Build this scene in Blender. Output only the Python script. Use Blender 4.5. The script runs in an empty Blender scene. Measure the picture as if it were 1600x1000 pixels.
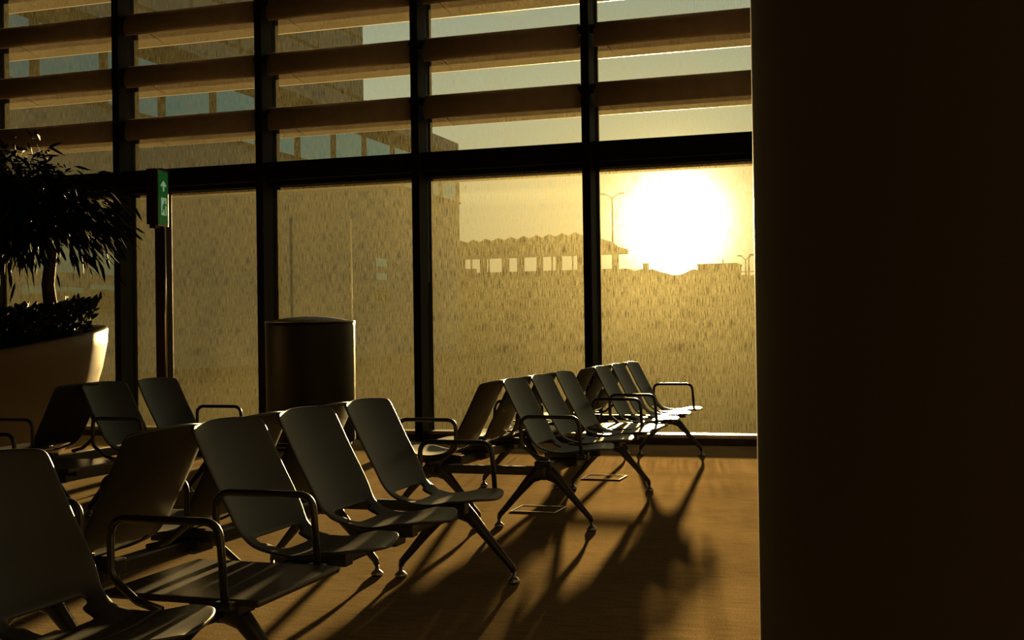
import bpy, bmesh, math, random
from mathutils import Vector, Matrix
random.seed(7)
PI = math.pi
sc = bpy.context.scene
C = sc.collection

# ------------------------------------------------------------------ camera
YAW, PITCH, ROLL, EYE = .3128, .0081, -.0142, 1.1387
F = Vector((-math.sin(YAW)*math.cos(PITCH), math.cos(YAW)*math.cos(PITCH), math.sin(PITCH)))
R0 = Vector((math.cos(YAW), math.sin(YAW), 0)); U0 = R0.cross(F)
R = R0*math.cos(ROLL) + U0*math.sin(ROLL); U = -R0*math.sin(ROLL) + U0*math.cos(ROLL)
cd = bpy.data.cameras.new('camera'); cam = bpy.data.objects.new('camera', cd); C.objects.link(cam)
cam.matrix_world = Matrix(((R.x, U.x, -F.x, 0), (R.y, U.y, -F.y, 0), (R.z, U.z, -F.z, EYE), (0, 0, 0, 1)))
cd.sensor_fit = 'HORIZONTAL'; cd.sensor_width = 36; cd.lens = 1859/1600*36
cd.clip_start = .05; cd.clip_end = 2000
sc.camera = cam

# ------------------------------------------------------------------ world, sun, exposure
SUN = Vector((-.1738, .9810, .0868)).normalized()
sc.view_settings.view_transform = 'Standard'; sc.view_settings.look = 'None'
sc.view_settings.gamma = 1; sc.view_settings.exposure = 0
sc.view_settings.use_curve_mapping = False

class NT:
    def __init__(s, tree): s.t = tree; s.t.nodes.clear()
    def n(s, typ, **kw):
        nd = s.t.nodes.new(typ)
        for k, v in kw.items():
            if k.startswith('i_'):
                key = k[2:]; key = int(key) if key.isdigit() else key.replace('_', ' ')
                nd.inputs[key].default_value = v
            else: setattr(nd, k, v)
        return nd
    def l(s, a, b): s.t.links.new(a, b)
    def math(s, op, a, b=None, c=None, clamp=False):
        nd = s.n('ShaderNodeMath', operation=op, use_clamp=clamp)
        for i, v in enumerate((a, b, c)):
            if v is None: continue
            if isinstance(v, (int, float)): nd.inputs[i].default_value = v
            else: s.l(v, nd.inputs[i])
        return nd.outputs[0]
    def ramp(s, fac, stops):
        nd = s.n('ShaderNodeValToRGB'); el = nd.color_ramp.elements
        while len(el) < len(stops): el.new(.5)
        for e, (p, c) in zip(el, stops):
            e.position = p; e.color = (*c, 1) if len(c) == 3 else c
        s.l(fac, nd.inputs[0]); return nd.outputs[0]
    def mixc(s, fac, a, b, mode='MIX'):
        nd = s.n('ShaderNodeMix', data_type='RGBA', blend_type=mode)
        for k, v in ((0, fac), (6, a), (7, b)):
            if isinstance(v, (int, float)): nd.inputs[k].default_value = v
            elif isinstance(v, tuple): nd.inputs[k].default_value = (*v, 1)
            else: s.l(v, nd.inputs[k])
        return nd.outputs[2]

w = bpy.data.worlds.new('sky'); sc.world = w; w.use_nodes = True
N = NT(w.node_tree)
tc = N.n('ShaderNodeTexCoord')
dirn = tc.outputs['Generated']
sep = N.n('ShaderNodeSeparateXYZ'); N.l(dirn, sep.inputs[0])
dt = N.n('ShaderNodeVectorMath', operation='DOT_PRODUCT'); N.l(dirn, dt.inputs[0]); dt.inputs[1].default_value = SUN
ang = N.math('ARCCOSINE', N.math('MINIMUM', dt.outputs['Value'], .999999))     # radians from the sun
base = N.ramp(N.math('MULTIPLY', sep.outputs['Z'], 2.0, clamp=True),
              [(0, (.56, .45, .20)), (.10, (.60, .50, .24)), (.22, (.60, .55, .31)), (.36, (.50, .53, .35)), (.52, (.36, .44, .34)), (1, (.14, .24, .26))])
away = N.ramp(N.math('MULTIPLY', ang, 1/PI), [(0, (1.05, 1.0, .92)), (.10, (1, 1, 1)), (.16, (.70, .80, .85)), (.25, (.30, .46, .56)), (.5, (.12, .2, .27)), (1, (.05, .08, .12))])
col = N.mixc(1.0, base, away, 'MULTIPLY')
# thin cloud streaks low in the sky
mp = N.n('ShaderNodeMapping'); N.l(dirn, mp.inputs[0]); mp.inputs['Scale'].default_value = (3.5, 3.5, 75)
nz = N.n('ShaderNodeTexNoise', i_Scale=1.0, i_Detail=4.0); N.l(mp.outputs[0], nz.inputs[0])
st = N.ramp(nz.outputs[0], [(.50, (0, 0, 0)), (.72, (1, 1, 1))])
band = N.ramp(sep.outputs['Z'], [(.095, (0, 0, 0)), (.108, (1, 1, 1)), (.118, (1, 1, 1)), (.135, (0, 0, 0))])
cl = N.mixc(1.0, st, band, 'MULTIPLY')
col = N.mixc(1.0, col, N.mixc(1.0, cl, (.22, .17, .05), 'MULTIPLY'), 'ADD')
mp2 = N.n('ShaderNodeMapping'); N.l(dirn, mp2.inputs[0]); mp2.inputs['Scale'].default_value = (14, 14, 48)
nz2 = N.n('ShaderNodeTexNoise', i_Scale=1.0, i_Detail=5.0); N.l(mp2.outputs[0], nz2.inputs[0])
st2 = N.ramp(nz2.outputs[0], [(.56, (0, 0, 0)), (.70, (1, 1, 1))])
band2 = N.ramp(sep.outputs['Z'], [(.235, (0, 0, 0)), (.25, (1, 1, 1)), (.27, (1, 1, 1)), (.30, (0, 0, 0))])
col = N.mixc(1.0, col, N.mixc(1.0, N.mixc(1.0, st2, band2, 'MULTIPLY'), (.25, .12, .02), 'MULTIPLY'), 'ADD')
# glow of the hazy air around the sun
g1 = N.math('MULTIPLY', N.math('POWER', 2.718, N.math('MULTIPLY', N.math('MULTIPLY', ang, ang), -1/(2*.022**2))), 22.0)
g2 = N.math('MULTIPLY', N.math('POWER', 2.718, N.math('MULTIPLY', ang, -1/.035)), 1.7)
g3 = N.math('MULTIPLY', N.math('POWER', 2.718, N.math('MULTIPLY', ang, -1/.12)), .20)
def tint(v, c): return N.mixc(1.0, v, c, 'MULTIPLY')
col = N.mixc(1.0, col, tint(g1, (1, .85, .5)), 'ADD')
col = N.mixc(1.0, col, tint(g2, (1, .76, .30)), 'ADD')
col = N.mixc(1.0, col, tint(g3, (1, .70, .20)), 'ADD')
bg = N.n('ShaderNodeBackground', i_Strength=.92); N.l(col, bg.inputs[0])
wo = N.n('ShaderNodeOutputWorld'); N.l(bg.outputs[0], wo.inputs[0])

sd = bpy.data.lights.new('sun', 'SUN'); sd.energy = 46; sd.color = (1, .65, .25); sd.angle = math.radians(.95)
so = bpy.data.objects.new('sun', sd); C.objects.link(so); so.location = (0, 30, 10)
so.rotation_euler = SUN.to_track_quat('Z', 'Y').to_euler()

# ------------------------------------------------------------------ materials
def mat(name, color, rough=.5, metal=0, spec=.5, bump=None, vary=None, coat=0):
    m = bpy.data.materials.new(name); m.use_nodes = True
    T = NT(m.node_tree); p = T.n('ShaderNodeBsdfPrincipled'); o = T.n('ShaderNodeOutputMaterial')
    p.inputs['Base Color'].default_value = (*color, 1); p.inputs['Roughness'].default_value = rough
    p.inputs['Metallic'].default_value = metal; p.inputs['Specular IOR Level'].default_value = spec
    p.inputs['Coat Weight'].default_value = coat
    T.l(p.outputs[0], o.inputs[0])
    if bump or vary:
        t = T.n('ShaderNodeTexCoord')
    if vary:
        sc_, amt = vary
        nz = T.n('ShaderNodeTexNoise', i_Scale=sc_, i_Detail=4.0); T.l(t.outputs['Object'], nz.inputs[0])
        c = T.ramp(nz.outputs[0], [(.3, tuple(x*(1-amt) for x in color)), (.7, tuple(min(1, x*(1+amt)) for x in color))])
        T.l(c, p.inputs['Base Color'])
    if bump:
        sc_, amt = bump
        nz = T.n('ShaderNodeTexNoise', i_Scale=sc_, i_Detail=3.0); T.l(t.outputs['Object'], nz.inputs[0])
        b = T.n('ShaderNodeBump', i_Strength=amt, i_Distance=.01); T.l(nz.outputs[0], b.inputs['Height']); T.l(b.outputs[0], p.inputs['Normal'])
    return m

M = {}
M['plastic'] = mat('black_moulded_plastic', (.015, .013, .0105), .42, bump=(700, .12), spec=.40)
M['tube'] = mat('black_coated_steel', (.02, .02, .02), .28, spec=.6)
M['cast'] = mat('dark_cast_metal', (.03, .028, .026), .38, metal=.3, bump=(300, .06))
M['glide'] = mat('foot_glide_metal', (.35, .34, .32), .3, metal=.9, vary=(40, .1))
M['table'] = mat('table_laminate', (.04, .033, .03), .4, bump=(500, .04), spec=.35)
M['frame'] = mat('anthracite_aluminium', (.009, .008, .008), .6, bump=(200, .03), spec=.08)
M['sill'] = mat('brushed_sill_metal', (.45, .38, .30), .32, metal=.9, vary=(30, .1))
M['base'] = mat('brown_baseboard', (.035, .018, .012), .45, vary=(12, .15))
M['blade'] = mat('bronze_louver', (.31, .235, .165), .6, vary=(8, .12))
M['fin'] = mat('ochre_fin', (.135, .095, .055), .6, vary=(10, .12))
M['wall'] = mat('dark_wall_paint', (.045, .038, .034), .8, bump=(60, .05))
M['ceiling'] = mat('dark_ceiling', (.05, .045, .04), .85, bump=(40, .05))
M['column'] = mat('column_paint', (.16, .14, .14), .6, bump=(120, .03))
M['pot'] = mat('cream_planter_shell', (.15, .115, .08), .38, bump=(60, .03), vary=(3, .06))
M['soil'] = mat('dark_soil', (.03, .02, .012), .95, bump=(60, .8))
M['bark'] = mat('bark', (.06, .042, .03), .85, bump=(50, .6))
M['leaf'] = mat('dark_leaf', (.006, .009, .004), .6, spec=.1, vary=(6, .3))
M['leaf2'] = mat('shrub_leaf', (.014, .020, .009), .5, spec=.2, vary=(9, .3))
M['bin'] = mat('bin_shell', (.013, .010, .009), .42, spec=.35, bump=(300, .04))
M['rim'] = mat('bin_rim', (.30, .26, .2), .3, metal=.8, vary=(40, .1))
M['chrome'] = mat('polished_edge', (.8, .72, .66), .12, metal=1, vary=(30, .05))
M['housing'] = mat('sign_housing', (.02, .012, .011), .6, spec=.1, vary=(20, .1))
M['panel'] = mat('grey_cladding', (.40, .36, .31), .6, vary=(.35, .10))
M['joint'] = mat('panel_joint', (.008, .007, .006), .8, spec=.1, vary=(3, .1))
M['fascia'] = mat('brown_fascia', (.02, .012, .009), .8, spec=.1, vary=(2, .1))
M['asphalt'] = mat('apron_asphalt', (.03, .025, .018), .9, spec=0, vary=(.4, .25))
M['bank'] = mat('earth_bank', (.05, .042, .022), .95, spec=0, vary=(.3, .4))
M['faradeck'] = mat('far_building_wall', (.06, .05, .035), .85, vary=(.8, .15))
M['lamp'] = mat('lamp_post_metal', (.05, .045, .04), .5, vary=(3, .1))
M['postwhite'] = mat('pale_post', (.40, .36, .22), .6, vary=(5, .1))

def m_mirror():
    m = bpy.data.materials.new('tinted_reflecting_pane'); m.use_nodes = True
    T = NT(m.node_tree); p = T.n('ShaderNodeBsdfPrincipled'); o = T.n('ShaderNodeOutputMaterial')
    t = T.n('ShaderNodeTexCoord'); nz = T.n('ShaderNodeTexNoise', i_Scale=.5, i_Detail=1.0); T.l(t.outputs['Object'], nz.inputs[0])
    b = T.n('ShaderNodeBump', i_Strength=.12, i_Distance=.05); T.l(nz.outputs[0], b.inputs['Height']); T.l(b.outputs[0], p.inputs['Normal'])
    p.inputs['Base Color'].default_value = (.18, .40, .46, 1); p.inputs['Metallic'].default_value = 1; p.inputs['Roughness'].default_value = .03
    T.l(p.outputs[0], o.inputs[0]); return m
M['mirror'] = m_mirror()

def m_glass(name, dirt, streak, tone=1):
    """dusty window glass: mostly clear, with a film of rain-streaked dust that scatters the light passing through"""
    m = bpy.data.materials.new(name); m.use_nodes = True
    T = NT(m.node_tree); o = T.n('ShaderNodeOutputMaterial')
    t = T.n('ShaderNodeTexCoord')
    def noise(scale, detail, stops):
        mp = T.n('ShaderNodeMapping'); T.l(t.outputs['Object'], mp.inputs[0]); mp.inputs['Scale'].default_value = scale
        nz = T.n('ShaderNodeTexNoise', i_Scale=1.0, i_Detail=detail); T.l(mp.outputs[0], nz.inputs[0])
        return T.ramp(nz.outputs[0], [(stops[0], (stops[2],)*3), (stops[1], (stops[3],)*3)])
    a = noise((150, 1, 9), 2.0, (.36, .68, .38, 2.1))
    b = noise((300, 1, 34), 1.0, (.35, .65, .65, 1.45))
    c = noise((1.4, 1, .9), 3.0, (.35, .65, .8, 1.15))
    f = T.math('MULTIPLY', T.math('MULTIPLY', a, b), T.math('MULTIPLY', c, dirt), clamp=True)
    tr = T.n('ShaderNodeBsdfTransparent'); tr.inputs[0].default_value = (.93, .95, .93, 1)
    tl = T.n('ShaderNodeBsdfTranslucent'); tl.inputs[0].default_value = (.0272*tone, .0262*tone, .0160*tone, 1)
    rf = T.n('ShaderNodeBsdfRefraction'); rf.inputs['Color'].default_value = (.0272*tone, .0262*tone, .0160*tone, 1)
    rf.inputs['Roughness'].default_value = .60; rf.inputs['IOR'].default_value = 1.35
    ms = T.n('ShaderNodeMixShader'); ms.inputs[0].default_value = streak
    T.l(tl.outputs[0], ms.inputs[1]); T.l(rf.outputs[0], ms.inputs[2])
    mx = T.n('ShaderNodeMixShader'); T.l(f, mx.inputs[0]); T.l(tr.outputs[0], mx.inputs[1]); T.l(ms.outputs[0], mx.inputs[2])
    gl = T.n('ShaderNodeBsdfGlossy'); gl.inputs['Roughness'].default_value = .02
    fr = T.n('ShaderNodeFresnel', i_IOR=1.3)
    m2 = T.n('ShaderNodeMixShader'); T.l(T.math('MULTIPLY', fr.outputs[0], .6), m2.inputs[0]); T.l(mx.outputs[0], m2.inputs[1]); T.l(gl.outputs[0], m2.inputs[2])
    T.l(m2.outputs[0], o.inputs[0])
    return m
M['glass_low'] = m_glass('dusty_glass_lower', .22, .075)
M['glass_up'] = m_glass('dusty_glass_upper', .11, .03, 1.0)

def m_carpet():
    m = bpy.data.materials.new('carpet'); m.use_nodes = True
    T = NT(m.node_tree); o = T.n('ShaderNodeOutputMaterial'); p = T.n('ShaderNodeBsdfDiffuse')
    t = T.n('ShaderNodeTexCoord')
    def noise(scale, d):
        mp = T.n('ShaderNodeMapping'); T.l(t.outputs['Object'], mp.inputs[0]); mp.inputs['Scale'].default_value = scale
        nz = T.n('ShaderNodeTexNoise', i_Scale=1.0, i_Detail=d); T.l(mp.outputs[0], nz.inputs[0]); return nz.outputs[0]
    a = noise((7, 60, 1), 4.0); b = noise((190, 190, 190), 2.0); c = noise((.8, 1.4, 1), 3.0)
    ca = T.ramp(a, [(.32, (.155, .124, .078)), (.68, (.225, .186, .124))])
    cb = T.ramp(b, [(.35, (.55,)*3), (.65, (1.3,)*3)])
    cc = T.ramp(c, [(.3, (.85,)*3), (.7, (1.1,)*3)])
    col = T.mixc(1.0, T.mixc(1.0, ca, cb, 'MULTIPLY'), cc, 'MULTIPLY')
    T.l(col, p.inputs['Color'])
    g = T.n('ShaderNodeBsdfGlossy'); g.inputs['Roughness'].default_value = .85; T.l(T.mixc(1.0, col, (.33, .26, .17), 'MULTIPLY'), g.inputs['Color'])   # fibre sheen at low sun
    ad = T.n('ShaderNodeAddShader'); T.l(p.outputs[0], ad.inputs[0]); T.l(g.outputs[0], ad.inputs[1])
    bm = T.n('ShaderNodeBump', i_Strength=.2, i_Distance=.003); T.l(T.math('ADD', b, T.math('MULTIPLY', a, .6)), bm.inputs['Height']); T.l(bm.outputs[0], p.inputs['Normal']); T.l(bm.outputs[0], g.inputs['Normal'])
    T.l(ad.outputs[0], o.inputs[0]); return m
M['carpet'] = m_carpet()

def m_emit(name, c, s):
    m = bpy.data.materials.new(name); m.use_nodes = True
    T = NT(m.node_tree); o = T.n('ShaderNodeOutputMaterial'); e = T.n('ShaderNodeBsdfPrincipled')
    e.inputs['Base Color'].default_value = (*c, 1); e.inputs['Emission Color'].default_value = (*c, 1); e.inputs['Emission Strength'].default_value = s
    e.inputs['Roughness'].default_value = .4
    T.l(e.outputs[0], o.inputs[0]); return m
M['sgreen'] = m_emit('sign_green', (.008, .085, .014), .42)
M['swhite'] = m_emit('sign_pictogram', (.30, .50, .30), .42)

# ------------------------------------------------------------------ helpers
def mesh_obj(name, bm, m, parent=None, smooth=False, loc=None):
    me = bpy.data.meshes.new(name); bm.normal_update(); bm.to_mesh(me); bm.free()
    if smooth:
        for p in me.polygons: p.use_smooth = True
    me.materials.append(m)
    o = bpy.data.objects.new(name, me); C.objects.link(o)
    if parent: o.parent = parent
    if loc: o.location = loc
    return o
def empty(name, loc=(0, 0, 0), rz=0):
    o = bpy.data.objects.new(name, None); C.objects.link(o); o.location = loc; o.rotation_euler = (0, 0, rz)
    o.empty_display_size = .1
    return o
def tag(o, label=None, cat=None, group=None, kind=None):
    if label: o['label'] = label
    if cat: o['category'] = cat
    if group: o['group'] = group
    if kind: o['kind'] = kind
    return o
def box(bm, x0, x1, y0, y1, z0, z1, bev=0):
    t = bmesh.new(); bmesh.ops.create_cube(t, size=1)
    for v in t.verts: v.co = Vector(((x0+x1)/2+v.co.x*(x1-x0), (y0+y1)/2+v.co.y*(y1-y0), (z0+z1)/2+v.co.z*(z1-z0)))
    if bev: bmesh.ops.bevel(t, geom=t.edges[:], offset=bev, segments=2, affect='EDGES', profile=.6)
    me = bpy.data.meshes.new('t'); t.to_mesh(me); t.free(); bm.from_mesh(me); bpy.data.meshes.remove(me)
def tube(bm, pts, rad, seg=10, up=None):
    """round section along a polyline; rad is one radius or a list; a radius may be (a, b)"""
    pts = [Vector(p) for p in pts]; n = len(pts)
    rads = rad if isinstance(rad, list) else [rad]*n
    rings = []; prev = None
    for i, p in enumerate(pts):
        d = (pts[min(i+1, n-1)] - pts[max(i-1, 0)]).normalized()
        if prev is None:
            a = Vector(up) if up else (Vector((0, 0, 1)) if abs(d.z) < .9 else Vector((1, 0, 0)))
            s = d.cross(a).normalized()
        else: s = (prev - d*prev.dot(d)).normalized()
        prev = s; t = d.cross(s); r = rads[i]; ra, rb = r if isinstance(r, tuple) else (r, r)
        rings.append([bm.verts.new(p + s*math.cos(2*PI*k/seg)*ra + t*math.sin(2*PI*k/seg)*rb) for k in range(seg)])
    for a, b in zip(rings, rings[1:]):
        for k in range(seg): bm.faces.new((a[k], a[(k+1) % seg], b[(k+1) % seg], b[k]))
    bm.faces.new(rings[0][::-1]); bm.faces.new(rings[-1])
    bmesh.ops.recalc_face_normals(bm, faces=bm.faces[:])
def round_path(pts, r, seg=6):
    pts = [Vector(p) for p in pts]; out = [pts[0]]
    for a, b, c in zip(pts, pts[1:], pts[2:]):
        u = (a-b).normalized(); v = (c-b).normalized(); th = u.angle(v); d = min(r/math.tan(th/2), (a-b).length*.49, (c-b).length*.49)
        p0 = b+u*d; p1 = b+v*d
        for k in range(seg+1):
            s = k/seg; out.append(p0.lerp(b, s).lerp(b.lerp(p1, s), s))
    out.append(pts[-1]); return out
def lathe(bm, prof, seg=64, zf=None):
    rings = []
    for r, z in prof:
        rings.append([bm.verts.new((r*math.cos(2*PI*k/seg), r*math.sin(2*PI*k/seg), z + (zf(2*PI*k/seg, z) if zf else 0))) for k in range(seg)])
    for a, b in zip(rings, rings[1:]):
        for k in range(seg): bm.faces.new((a[k], a[(k+1) % seg], b[(k+1) % seg], b[k]))
    return rings
def copy_tree(o, parent=None):
    c = o.copy(); C.objects.link(c); c.parent = parent
    for ch in o.children: copy_tree(ch, c)
    return c

# ------------------------------------------------------------------ the hall
D = 11.61                      # plane of the glass
XL, XR, YB, H = -13.8, 4.4, -32.0, 6.2
b = bmesh.new(); box(b, XL, XR, YB, D+.15, -.2, 0); tag(mesh_obj('floor', b, M['carpet']), kind='structure')
b = bmesh.new(); box(b, XL-.2, XR+.2, YB-.2, D+.15, H, H+.2); tag(mesh_obj('ceiling', b, M['ceiling']), kind='structure')
b = bmesh.new(); box(b, XL-.2, XL, YB-.2, D+.15, -.2, H); tag(mesh_obj('wall_left', b, M['wall']), kind='structure')
b = bmesh.new(); box(b, XR, XR+.2, YB-.2, D+.15, -.2, H); tag(mesh_obj('wall_right', b, M['wall']), kind='structure')
b = bmesh.new(); box(b, XL, XR, YB-.2, YB, -.2, H); tag(mesh_obj('wall_back', b, M['wall']), kind='structure')
# the round column close to the camera
b = bmesh.new(); lathe(b, [(.45, 0), (.45, H)], 96); c = tag(mesh_obj('wall_column', b, M['column'], smooth=True, loc=(.245, 1.86, 0)), kind='structure')

BAY = 1.812; X0 = -8.317
mull = [X0 + k*BAY for k in range(-3, 7)]
for i, x in enumerate(mull):
    b = bmesh.new(); box(b, x-.042, x+.042, D-.27, D-.055, 0, H, .006); box(b, x-.03, x+.03, D-.056, D+.05, 0, H); box(b, x-.05, x+.05, D+.05, D+.10, 0, H)
    tag(mesh_obj('trim_%d' % (i+1), b, M['frame']), kind='structure')
b = bmesh.new(); box(b, XL, XR, D-.16, D+.1, 0, .062); mesh = tag(mesh_obj('baseboard_front', b, M['base']), kind='structure')

ZT, ZB, PZ = 2.985, 2.735, .594
def blade_profile():            # rounded aerofoil section of a louvre, in (y, z)
    pts = []
    for k in range(16):
        a = 2*PI*k/16
        pts.append((math.cos(a)*.05 + math.sin(a)*.012, math.sin(a)*.124))
    return pts
def prism(bm, prof, x0, x1, y, z):
    A = [bm.verts.new((x0, y+p, z+q)) for p, q in prof]; B = [bm.verts.new((x1, y+p, z+q)) for p, q in prof]
    n = len(prof)
    for k in range(n): bm.faces.new((A[k], A[(k+1) % n], B[(k+1) % n], B[k]))
    bm.faces.new(A[::-1]); bm.faces.new(B); bmesh.ops.recalc_face_normals(bm, faces=bm.faces[:])
for i in range(len(mull)-1):
    xa, xb = mull[i], mull[i+1]
    win = tag(empty('window_%d' % (i+1), (xa, D, 0)), kind='structure')
    L = xb-xa
    def add(name, bm, m, smooth=False): return mesh_obj(name, bm, m, win, smooth)
    b = bmesh.new(); box(b, .03, L-.03, -.004, .004, .10, ZB); add('lower_pane', b, M['glass_low'])
    b = bmesh.new(); box(b, .03, L-.03, -.004, .004, ZT-.03, H); add('upper_pane', b, M['glass_up'])
    b = bmesh.new(); box(b, .042, L-.042, -.20, .05, ZB+.05, ZT, .006); box(b, .042, L-.042, -.12, .05, ZB, ZB+.05); add('transom', b, M['frame'])
    b = bmesh.new(); box(b, .03, L-.03, -.14, .06, .062, .10, .004); add('sill', b, M['sill'])
    for k in range(1, 6):
        zt = ZT + k*PZ; zc = zt-.124
        b = bmesh.new(); prism(b, blade_profile(), .075, L-.075, -.16, zc); bl = add('louver_blade', b, M['blade'], True)
        b = bmesh.new(); tube(b, [(.03, -.16, zc+.06), (.09, -.16, zc+.06)], .045, 10); tube(b, [(L-.09, -.16, zc+.06), (L-.03, -.16, zc+.06)], .045, 10); add('blade_pivot', b, M['frame'])
    for k in range(0, 6):
        zt = ZT + k*PZ; z1 = zt-.215 if k else ZB + .012
        b = bmesh.new(); prism(b, [(-.03, 0), (.03, .01), (.05, .17), (-.01, .17)], 0, L, .52, z1); add('sunshade_fin', b, M['fin'])
        b = bmesh.new(); tube(b, [(.05, .06, z1+.16), (.14, .5, z1+.02)], .006, 6); add('stay_rod', b, M['sill'])

# slim post with a polished edge carrying the exit sign, second bay
b = bmesh.new(); box(b, -7.74, -7.635, 11.22, 11.40, 0, ZT-.02, .008); post = tag(mesh_obj('trim_11', b, M['housing']), kind='structure')
b = bmesh.new(); tube(b, [(-7.622, 11.235, .05), (-7.622, 11.235, ZT-.05)], .012, 10); mesh_obj('chrome_edge', b, M['chrome'], post, True)

# exit sign
sg = tag(empty('exit_sign', (-7.60, 11.0, 2.33)), 'green emergency exit sign with white arrow and running figure beside the slim post', 'exit sign')
b = bmesh.new(); box(b, -.075, .045, -.02, .20, 0, .60, .008); box(b, -.05, .02, .0, .1, -.04, 0); mesh_obj('housing', b, M['housing'], sg)
b = bmesh.new(); box(b, .045, .058, .0, .195, -.02, .585, .002); fr_ = mesh_obj('face_frame', b, M['rim'], sg)
b = bmesh.new(); box(b, .058, .062, .012, .183, .0, .57); fc = mesh_obj('green_face', b, M['sgreen'], sg)
def poly(bm, pts, x, th=.003):
    A = [bm.verts.new((x, p, q)) for p, q in pts]; B = [bm.verts.new((x+th, p, q)) for p, q in pts]
    n = len(pts); bm.faces.new(A[::-1]); bm.faces.new(B)
    for k in range(n): bm.faces.new((A[k], A[(k+1) % n], B[(k+1) % n], B[k]))
b = bmesh.new()
poly(b, [(.087, .36), (.111, .36), (.111, .425), (.145, .405), (.145, .43), (.099, .475), (.053, .43), (.053, .405), (.087, .425)], .062)
bmesh.ops.recalc_face_normals(b, faces=b.faces[:]); mesh_obj('arrow', b, M['swhite'], fc)
b = bmesh.new(); poly(b, [(.055, .10), (.150, .10), (.150, .29), (.055, .29)], .062); mesh_obj('doorway_pictogram', b, M['swhite'], fc)
b = bmesh.new()
for pts in ([(.108, .235), (.122, .235), (.122, .262), (.108, .262)], [(.085, .165), (.118, .165), (.125, .23), (.098, .235)],
            [(.092, .17), (.075, .13), (.058, .125), (.058, .14), (.068, .145), (.08, .18)], [(.108, .17), (.118, .11), (.130, .11), (.122, .175)],
            [(.118, .215), (.148, .20), (.148, .212), (.12, .23)], [(.10, .225), (.075, .205), (.07, .18), (.08, .18), (.085, .2), (.10, .21)]):
    poly(b, pts, .0655, .002)
bmesh.ops.recalc_face_normals(b, faces=b.faces[:]); mesh_obj('running_figure', b, M['sgreen'], fc)

# ------------------------------------------------------------------ beam seating
PROF = [(-.352, .842), (-.330, .80), (-.298, .735), (-.256, .65), (-.212, .57), (-.172, .50), (-.135, .448), (-.085, .415),
        (-.02, .398), (.04, .394), (.10, .402), (.16, .416), (.22, .425), (.265, .425), (.298, .414)]
def catmull(P, n):
    out = []
    Q = [Vector((*p, 0)) for p in P]; Q = [Q[0]*2-Q[1]] + Q + [Q[-1]*2-Q[-2]]
    for i in range(1, len(Q)-2):
        for k in range(n):
            t = k/n; a, b_, c_, d = Q[i-1:i+3]
            out.append(.5*((2*b_)+(c_-a)*t+(2*a-5*b_+4*c_-d)*t*t+(3*b_-a-3*c_+d)*t**3))
    out.append(Q[-2]); return out
def shell_mesh():
    P = catmull(PROF, 2); n = len(P); cols = 12
    cum = [0]
    for a, b_ in zip(P, P[1:]): cum.append(cum[-1]+(b_-a).length)
    Lt = cum[-1]; bm = bmesh.new(); grid = []
    wk = [(0, .236), (.06, .238), (.25, .238), (.42, .236), (.52, .215), (.60, .195), (.70, .205), (.80, .224), (.92, .225), (1, .20)]
    def hw(s):
        for (a, wa), (c_, wc) in zip(wk, wk[1:]):
            if s <= c_: t = (s-a)/(c_-a); t = t*t*(3-2*t); return wa+(wc-wa)*t
        return wk[-1][1]
    for i, p in enumerate(P):
        s = cum[i]/Lt; w_ = hw(s)
        d = Lt*(1-s); rr = .15
        if d < rr: w_ *= math.sqrt(max(.0, 1-((rr-d)/rr)**2.6))*.86+.14
        d2 = Lt*s; rr = .035
        if d2 < rr: w_ *= .90+.10*math.sqrt(max(0, 1-((rr-d2)/rr)**2))
        row = []
        for j in range(cols+1):
            t = -1+2*j/cols
            back = max(0, min(1, (.62-s)/.25)); seat = 1-back
            x = p.x + back*.030*t*t; z = p.y + seat*.012*t*t*(1 if s < .85 else .3) - back*.0*t
            if s < .02: z -= .012*t*t
            row.append(bm.verts.new((x, w_*t, z)))
        grid.append(row)
    for i in range(n-1):
        s = (cum[i]+cum[i+1])/2/Lt
        for j in range(cols):
            tm = abs(-1+2*(j+.5)/cols)
            hole = (.485 < s < .60 and tm < (.62 if s < .54 else .5))
            if not hole: bm.faces.new((grid[i][j], grid[i][j+1], grid[i+1][j+1], grid[i+1][j]))
    bmesh.ops.recalc_face_normals(bm, faces=bm.faces[:])
    return bm
def finish(o, solid=.012, sub=1):
    s = o.modifiers.new('s', 'SOLIDIFY'); s.thickness = solid; s.offset = 0
    if sub: q = o.modifiers.new('u', 'SUBSURF'); q.levels = sub; q.render_levels = sub
def arm_mesh():
    bm = bmesh.new()
    path = [(-.02, 0, .375), (-.10, 0, .395), (-.185, 0, .46), (-.185, 0, .625), (.165, 0, .625), (.180, 0, .40)]
    tube(bm, round_path(path, .055, 7), .0115, 10); box(bm, .150, .205, -.014, .014, .385, .41, .004)
    return bm
def base_mesh():                # splayed pair of cast legs rising to the beam
    bm = bmesh.new()
    for s in (-1, 1):
        pts = [(0, 0, .325), (s*.035, 0, .318), (s*.08, 0, .285), (s*.15, 0, .205), (s*.22, 0, .125), (s*.268, 0, .072), (s*.275, 0, .05)]
        tube(bm, pts, [(.050, .040), (.045, .040), (.030, .032), (.022, .024), (.018, .019), (.016, .016), (.012, .012)], 12, up=(0, 1, 0))
    box(bm, -.05, .05, -.03, .03, .30, .385, .008)
    return bm
proto = {}
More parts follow.
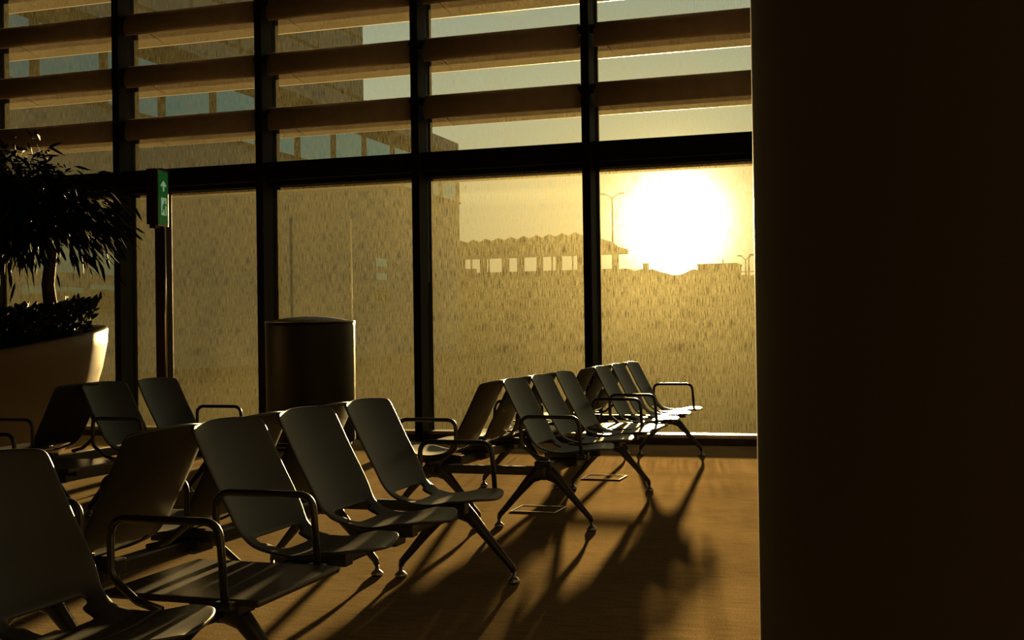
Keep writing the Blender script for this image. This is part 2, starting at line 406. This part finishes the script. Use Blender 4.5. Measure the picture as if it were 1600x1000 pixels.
def part(kind, name, parent, loc, flip, bmf, m, smooth, mods=None):
    if kind not in proto:
        o = mesh_obj(name, bmf(), m, parent, smooth)
        if mods: mods(o)
        proto[kind] = o
    else:
        o = proto[kind].copy(); C.objects.link(o); o.parent = parent
    o.location = loc; o.rotation_euler = (0, 0, PI if flip else 0)
    if kind == 'base':
        for s in (-1, 1):
            k2 = 'glide'
            def gm():
                g = bmesh.new(); lathe_r = lathe(g, [(.001, 0), (.026, 0), (.030, .012), (.018, .024), (.010, .030), (.009, .055), (.001, .056)], 20); return g
            if k2 not in proto:
                g = mesh_obj('foot', gm(), M['glide'], o, True); proto[k2] = g
            else:
                g = proto[k2].copy(); C.objects.link(g); g.parent = o
            g.location = (s*.275, 0, 0); g.rotation_euler = (0, 0, 0)
    return o
def bracket_mesh():
    bm = bmesh.new(); box(bm, -.12, .15, -.03, .03, .345, .392, .006); box(bm, -.08, .09, -.05, .05, .31, .36, .008); box(bm, -.045, .045, -.03, .03, .30, .36, .005)
    return bm
def table_mesh():
    bm = bmesh.new(); t = bmesh.new()
    box(bm, -.24, .27, -.25, .25, .392, .412, .008); return bm
def seating(xf, xb, y0, seats_f, seats_b, arms_f, arms_b, tables_f, tables_b, bases, beam, label, group):
    root = tag(empty('beam_seating', ((xf+xb)/2, y0, 0)), label, 'airport seats', group)
    ox, oy = root.location.x, root.location.y
    for X, flip, seats, arms, tables in ((xf, 0, seats_f, arms_f, tables_f), (xb, 1, seats_b, arms_b, tables_b)):
        for y in seats:
            part('shell', 'seat_shell', root, (X-ox, y-oy, 0), flip, shell_mesh, M['plastic'], True, lambda o: finish(o, .011, 2))
            part('bracket', 'seat_bracket', root, (X-ox, y-oy, 0), flip, bracket_mesh, M['cast'], False)
        for y in arms: part('arm', 'armrest', root, (X-ox, y-oy, 0), flip, arm_mesh, M['tube'], True)
        for y in tables:
            part('table', 'side_table', root, (X-ox, y-oy, 0), flip, table_mesh, M['table'], False)
            part('bracket', 'table_bracket', root, (X-ox, y-oy, 0), flip, bracket_mesh, M['cast'], False)
        for y in bases: part('base', 'leg_base', root, (X-ox, y-oy, 0), flip, base_mesh, M['cast'], True)
        b = bmesh.new(); box(b, X-ox-.03, X-ox+.03, beam[0]-oy, beam[1]-oy, .30, .36, .01); mesh_obj('beam', b, M['cast'], root)
    b = bmesh.new(); y = beam[0]+.09; box(b, xb-ox-.02, xf-ox+.02, y-oy-.022, y-oy+.022, .305, .355, .006); mesh_obj('cross_beam', b, M['cast'], root)
    b = bmesh.new(); y = beam[1]-.09; box(b, xb-ox-.02, xf-ox+.02, y-oy-.022, y-oy+.022, .305, .355, .006); mesh_obj('cross_beam', b, M['cast'], root)
    return root
XF, XBK = -1.93, -2.60
f2 = [6.97, 7.55, 8.13, 9.25, 9.83, 10.41]; k2 = [y-.29 for y in f2]
seating(XF, XBK, 8.6, f2, k2, [6.68, 8.42, 8.96, 10.70], [6.39, 8.13, 8.67, 10.41], [8.69], [8.40], [6.52, 8.17, 10.49], (6.43, 10.62),
        'back-to-back row of black seats with armrests nearest the tall windows, right of the others', 'back-to-back waiting seats')
f1 = [1.92, 2.50, 3.675, 4.255, 4.835]; k1 = [2.26-.58, 2.26, 3.385, 3.965, 4.545]
seating(XF, XBK, 3.4, f1, k1, [2.84, 3.385, 5.125], [2.55, 3.095, 3.675, 4.835], [3.11], [2.82], [5.09, 3.11, 1.75], (1.55, 5.20),
        'back-to-back row of black seats with a low side table, closest to the camera', 'back-to-back waiting seats')
f3 = [4.83, 6.51, 7.09]; k3 = [4.61, 5.19, 6.33]
seating(-4.57, -5.24, 6.2, f3, k3, [5.12, 6.22, 7.38], [5.48, 6.04, 6.62], [5.67], [], [4.8, 6.3, 7.42], (4.6, 7.56),
        'back-to-back row of black seats in front of the big planter, farthest left', 'back-to-back waiting seats')

# floor outlet boxes under the seats
def outlet(x, y, label):
    t = tag(empty('floor_outlet_box', (x, y, 0)), label, 'floor outlet', 'floor outlet boxes')
    b = bmesh.new()
    for q in ((-.15, .15, -.13, -.118), (-.15, .15, .118, .13), (-.15, -.138, -.118, .118), (.138, .15, -.118, .118)): box(b, q[0], q[1], q[2], q[3], 0, .007)
    mesh_obj('rim', b, M['chrome'], t)
    b = bmesh.new(); box(b, -.137, .137, -.117, .117, 0, .004); mesh_obj('lid', b, M['carpet'], t)
outlet(-2.17, 7.20, 'square metal-rimmed floor outlet under the near end of the window seats')
outlet(-2.14, 8.85, 'square metal-rimmed floor outlet under the middle of the window seats')

# ------------------------------------------------------------------ round bin by the window
bn = tag(empty('cylindrical_bin', (-5.53, 10.60, 0)), 'tall dark cylindrical bin with a pale rim line standing in front of the windows', 'bin')
b = bmesh.new(); lathe(b, [(0.001, .06), (0.4209, .06), (0.4329, .08), (0.4394, 1.20), (0.4394, 1.235), (0.4274, 1.235), (0.4274, 1.19), (0.001, 1.19)], 96); mesh_obj('body', b, M['bin'], bn, True)
b = bmesh.new(); lathe(b, [(0.001, 0), (0.3977, 0), (0.3977, .06), (0.001, .06)], 64); mesh_obj('plinth', b, M['frame'], bn)
b = bmesh.new(); lathe(b, [(0.4403, 1.236), (0.444, 1.242), (0.4421, 1.250), (0.4347, 1.254), (0.4274, 1.250), (0.4255, 1.236), (0.4403, 1.236)], 96); mesh_obj('rim', b, M['rim'], bn, True)
b = bmesh.new(); lathe(b, [(0.001, 1.300), (0.111, 1.297), (0.2313, 1.286), (0.333, 1.268), (0.407, 1.248), (0.4246, 1.236)], 96); mesh_obj('domed_lid', b, M['bin'], bn, True)

# ------------------------------------------------------------------ planter with tree
pl = tag(empty('tree_planter', (-7.72, 8.39, 0)), 'big cream bowl planter with slanted rim holding a leafy tree and low shrubs', 'potted tree')
A0 = math.radians(60)
def tilt(a, z): return .19*math.cos(a-A0)*max(0, min(1, (z-.3)/.8))
b = bmesh.new(); lathe(b, [(.001, 0), (.62, 0), (.74, .06), (.90, .25), (1.04, .50), (1.13, .75), (1.175, .94), (1.18, 1.04), (1.165, 1.058), (1.145, 1.04), (1.13, .92), (1.0, .87)], 96, tilt)
mesh_obj('bowl', b, M['pot'], pl, True)
b = bmesh.new(); lathe(b, [(1.115, .90), (.7, .94), (.3, .96), (.001, .97)], 48, tilt); mesh_obj('soil', b, M['soil'], pl, True)
def leafcloud(n, fn, length, width, droop, rnd):
    bm = bmesh.new()
    for _ in range(n):
        p, d = fn(rnd)
        d = (d + Vector((rnd.uniform(-.5, .5), rnd.uniform(-.5, .5), rnd.uniform(-.5, .3)-droop))).normalized()
        L_ = length*rnd.uniform(.7, 1.25); W = width*rnd.uniform(.8, 1.2)
        s = d.cross(Vector((rnd.uniform(-1, 1), rnd.uniform(-1, 1), rnd.uniform(-1, 1)))).normalized(); nn = s.cross(d)
        sag = Vector((0, 0, -L_*.12))
        a = bm.verts.new(p); m1 = p+d*L_*.3; m2 = p+d*L_*.65+sag*.5; e = bm.verts.new(p+d*L_+sag)
        v1 = bm.verts.new(m1+s*W*.5+nn*W*.15); v2 = bm.verts.new(m1-s*W*.5+nn*W*.15)
        u1 = bm.verts.new(m2+s*W*.42+nn*W*.12); u2 = bm.verts.new(m2-s*W*.42+nn*W*.12)
        c1 = bm.verts.new(m1); c2 = bm.verts.new(m2)
        for f in ((a, v1, c1), (a, c1, v2), (c1, v1, u1, c2), (v2, c1, c2, u2), (c2, u1, e), (u2, c2, e)): bm.faces.new(f)
    return bm
rnd = random.Random(3)
TR = Vector((.56, .41, 0))            # trunk foot inside the planter, local
b = bmesh.new()
tube(b, [TR+Vector((0, 0, .88)), TR+Vector((.02, .0, 1.3)), TR+Vector((-.02, .0, 1.6)), TR+Vector((.03, 0, 1.95)), TR+Vector((0, 0, 2.3))], [.075, .062, .056, .05, .04], 12)
tips = []
for k in range(26):
    a = rnd.uniform(0, 2*PI); rr = rnd.uniform(.3, .9)
    tip = TR+Vector((-.36+rr*math.cos(a)*.86, rr*math.sin(a)*.8, rnd.uniform(1.98, 2.58))); tips.append(tip)
    st_ = TR+Vector((0, 0, rnd.uniform(1.85, 2.25)))
    tube(b, [st_, st_.lerp(tip, .5)+Vector((0, 0, .1)), tip], [.022, .014, .007], 6)
mesh_obj('trunk', b, M['bark'], pl, True)
def crown(r):
    t = tips[r.randrange(len(tips))]
    o_ = Vector((r.gauss(0, .12), r.gauss(0, .14), r.gauss(0, .14)-.02)); p = t+o_
    return p, (p-(TR+Vector((-.25, 0, 2.4)))).normalized()
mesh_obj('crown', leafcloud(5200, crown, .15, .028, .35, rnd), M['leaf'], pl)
def shrub(r):
    a = r.uniform(0, 2*PI); rr = 1.0*math.sqrt(r.uniform(.12, 1)); h_ = r.uniform(0, 1)**.8*.36
    return Vector((rr*math.cos(a)*(1+h_*.3), rr*math.sin(a)*(1+h_*.3), 0.95+.17*math.cos(a-A0)*rr+h_)), Vector((math.cos(a)*.5, math.sin(a)*.5, .7))
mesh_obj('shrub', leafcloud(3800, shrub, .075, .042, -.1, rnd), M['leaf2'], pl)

# ------------------------------------------------------------------ outside
b = bmesh.new(); box(b, -260, 160, D+.15, 400, -.4, -.02); tag(mesh_obj('ground', b, M['asphalt']), kind='structure')

# terminal wing on the left, its long wall in the plane x = -22
wg = tag(empty('terminal_wing', (-22, 40, 0)), 'long terminal wing with grey panels and a high band of windows, left beyond the glass', 'building')
def wpart(name, m, boxes, parent=wg):
    b = bmesh.new()
    for q in boxes: box(b, q[0]+22, q[1]+22, q[2]-40, q[3]-40, q[4], q[5])
    return mesh_obj(name, b, m, parent)
wpart('lower_wall', M['panel'], [(-38, -22, 17, 59.2, 0, 7.9)])
wpart('core', M['joint'], [(-38, -22.3, 17, 59.0, 7.9, 9.8)])
wpart('fascia', M['fascia'], [(-38, -21.85, 17, 59.3, 9.75, 10.35)])
wpart('roof_edge', M['panel'], [(-38, -22, 17, 59.2, 10.35, 11.05)])
wpart('upper_volume', M['panel'], [(-38, -22, 17, 47.4, 11.05, 17.5)])
jb = []
for z in (11.25, 12.55, 13.9, 15.25, 16.6): jb.append((-22.02, -21.99, 17, 47.4, z-.07, z+.07))
y = 19.0
while y < 47: jb.append((-22.02, -21.985, y-.05, y+.05, 11.05, 17.5)); y += 3.02
wpart('panel_joints', M['joint'], jb)
mt = [20.6, 23.6, 26.575, 29.53, 32.42, 35.4, 38.4, 41.39, 44.5, 47.5, 50.57, 53.6, 56.6, 59.1]
for a, c_ in zip(mt, mt[1:]):
    wn = wpart('window', M['mirror'], [(-22.1, -22.05, a+.12, c_-.12, 7.9, 9.75)])
for a in mt: wpart('window_muntin', M['fascia'], [(-22.12, -21.98, a-.12, a+.12, 7.9, 9.75)])
wpart('window_ledge', M['fascia'], [(-22.0, -21.9, 17, 59.2, 7.82, 7.93)])
for a, c_, z0, z1 in ((25.9, 28.4, 2.9, 3.7), (25.9, 28.4, 1.7, 2.5), (28.7, 30.0, 2.9, 3.6), (28.7, 30.0, 1.8, 2.6)):
    wpart('low_window', M['mirror'], [(-22.01, -21.97, a, c_, z0, z1)])
for z0, z1 in ((4.05, 4.42), (3.45, 3.75), (2.5, 3.0)):
    wpart('small_window', M['mirror'], [(-22.01, -21.97, 48.4, 49.6, z0, z1)])

# covered walkway with folded roof
WS = 3.0          # the walkway is a full storey high and stands 210 m away
wk = tag(empty('covered_walkway', (-69, 210, -2.28)), 'distant covered walkway with a zigzag roof and a row of square openings', 'building')
def kp(name, m, boxes):
    b = bmesh.new()
    for q in boxes: box(b, WS*(q[0]+23), WS*(q[1]+23), WS*(q[2]-70), WS*(q[3]-70), WS*q[4], WS*q[5])
    return mesh_obj(name, b, m, wk)
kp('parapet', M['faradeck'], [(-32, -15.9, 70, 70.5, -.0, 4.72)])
op = [(-25.84, -24.69), (-24.39, -23.26), (-22.92, -22.26), (-21.93, -21.02), (-20.73, -19.79), (-19.51, -18.42), (-17.4, -16.27)]
edges = [-32] + [v for o_ in op for v in o_] + [-15.95]
for a, c_ in zip(edges[0::2], edges[1::2]): kp('pillar', M['faradeck'], [(a, c_, 70, 70.5, 4.72, 5.62)])
for x in (-25.3, -24.15, -20.05, -18.75): kp('thin_post', M['faradeck'], [(x-.04, x+.04, 70.1, 70.2, 4.72, 5.62)])
kp('low_planting', M['bank'], [(-25.84, -25.05, 70.0, 70.4, 4.7, 4.98)])
b = bmesh.new()
xs = []; x = -32.0; k = 0
while x < -17.9: xs.append((x, 6.60 + .27*(x+26.2)/8 + (.13 if k % 2 else -.07))); x += .41; k += 1
xs += [(-17.75, 6.62), (-16.9, 6.55), (-16.5, 6.22), (-15.9, 6.05)]
top = [(p[0]+23, p[1]) for p in xs]
top = [(WS*p, WS*q) for p, q in top]
fr1 = [b.verts.new((p, -.9, q)) for p, q in top]; bk = [b.verts.new((p, 9.0, q)) for p, q in top]
fl = [b.verts.new((p, -.9, 16.8)) for p, q in top]; bl = [b.verts.new((p, 9.0, 17.25)) for p, q in top]
for k in range(len(top)-1):
    b.faces.new((fl[k], fl[k+1], fr1[k+1], fr1[k])); b.faces.new((fr1[k], fr1[k+1], bk[k+1], bk[k]))
    b.faces.new((bk[k], bk[k+1], bl[k+1], bl[k])); b.faces.new((bl[k], bl[k+1], fl[k+1], fl[k]))
b.faces.new((fl[0], fr1[0], bk[0], bl[0])); b.faces.new((fl[-1], bl[-1], bk[-1], fr1[-1]))
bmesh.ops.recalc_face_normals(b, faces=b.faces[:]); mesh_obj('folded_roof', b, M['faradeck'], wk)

# earth bank on the horizon
b = bmesh.new(); r4 = random.Random(11); prev = None
keys = [(-120, 5.7), (-40, 5.8), (-27.2, 6.0), (-25.3, 6.70), (-22.6, 6.60), (-21.0, 6.45), (-19.9, 5.95), (-18.6, 6.2), (-17.7, 6.45), (-14.0, 5.85), (-12.2, 5.8), (40, 6.0), (90, 6)]
def hz(x):
    for (a, za), (c_, zc) in zip(keys, keys[1:]):
        if x <= c_: return za+(zc-za)*(x-a)/(c_-a)
    return 6
x = -120.0
while x < 90:
    z = hz(x)+r4.uniform(-.10, .10)
    ring = [b.verts.new(v) for v in ((x, 98, -.05), (x, 106, z*.8), (x, 110, z), (x, 122, z-.2), (x, 126, -.05))]
    if prev:
        for k in range(4): b.faces.new((prev[k], ring[k], ring[k+1], prev[k+1]))
    prev = ring; x += .45 if -35 < x < 0 else 3
bmesh.ops.recalc_face_normals(b, faces=b.faces[:])
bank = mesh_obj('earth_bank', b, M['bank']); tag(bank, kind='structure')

hut = tag(empty('flat_roof_building', (-15.84, 113, 5.4)), 'low flat-roofed building on the horizon right of the setting sun', 'building')
b = bmesh.new(); box(b, -1.78, 1.78, -2, 2, 0, 1.50); mesh_obj('walls', b, M['faradeck'], hut)
b = bmesh.new(); box(b, -1.85, 1.85, -2.1, 2.1, 1.50, 1.62); mesh_obj('roof', b, M['faradeck'], hut)
b = bmesh.new(); box(b, .25, .36, -.1, .1, 1.62, 2.1); mesh_obj('vent_pipe', b, M['faradeck'], hut)
hs = tag(empty('rooftop_box', (-22.5, 111, 6.3)), 'small square kiosk on the horizon left of the setting sun', 'kiosk')
b = bmesh.new(); box(b, -.22, .22, -.3, .3, 0, .85); mesh_obj('cabin', b, M['faradeck'], hs)
b = bmesh.new(); box(b, -.27, .27, -.36, .36, .85, .93); mesh_obj('cap', b, M['faradeck'], hs)
def street_lamp(x, y, z0, z1, arm, label, both=True):
    t = tag(empty('street_lamp', (x, y, z0)), label, 'street lamp', None)
    h_ = z1-z0
    b = bmesh.new(); tube(b, [(0, 0, 0), (0, 0, h_)], [.11, .06], 10); mesh_obj('pole', b, M['lamp'], t, True)
    for s in ((-1, 1) if both else (1,)):
        b = bmesh.new(); tube(b, [(0, 0, h_-.05), (s*arm*.6, 0, h_+.28), (s*arm, 0, h_+.36)], .04, 8); mesh_obj('lamp_arm', b, M['lamp'], t, True)
        b = bmesh.new(); box(b, s*arm-.22, s*arm+.22, -.12, .12, h_+.33, h_+.42, .02); mesh_obj('lamp_head', b, M['lamp'], t)
street_lamp(-25.45, 110, 6.4, 13.5, .95, 'tall double-armed street lamp left of the setting sun')
street_lamp(-13.3, 112, 5.6, 7.35, .55, 'small double-armed street lamp right of the flat-roofed building')
street_lamp(-12.55, 108, 5.5, 7.2, .3, 'small street lamp on the horizon beside the column edge', False)
gr = tag(empty('guard_rail', (-13.0, 108.4, 5.6)), 'low guard rail on the horizon under the small street lamps', 'railing')
b = bmesh.new(); box(b, -1, 3, -.03, .03, .42, .50); mesh_obj('rail', b, M['lamp'], gr)
for x in (-.8, .2, 1.2, 2.2):
    b = bmesh.new(); box(b, x-.04, x+.04, -.04, .04, -.1, .42); mesh_obj('rail_post', b, M['lamp'], gr)
pp = tag(empty('slim_post', (-6.70, 14.0, -.02)), 'slim pale post outside the glass just right of the dark bin', 'post')
b = bmesh.new(); tube(b, [(0, 0, 0), (0, 0, 2.62)], .009, 10); mesh_obj('shaft', b, M['postwhite'], pp, True)
b = bmesh.new(); box(b, -.07, .07, -.07, .07, 0, .015); mesh_obj('foot_plate', b, M['postwhite'], pp)
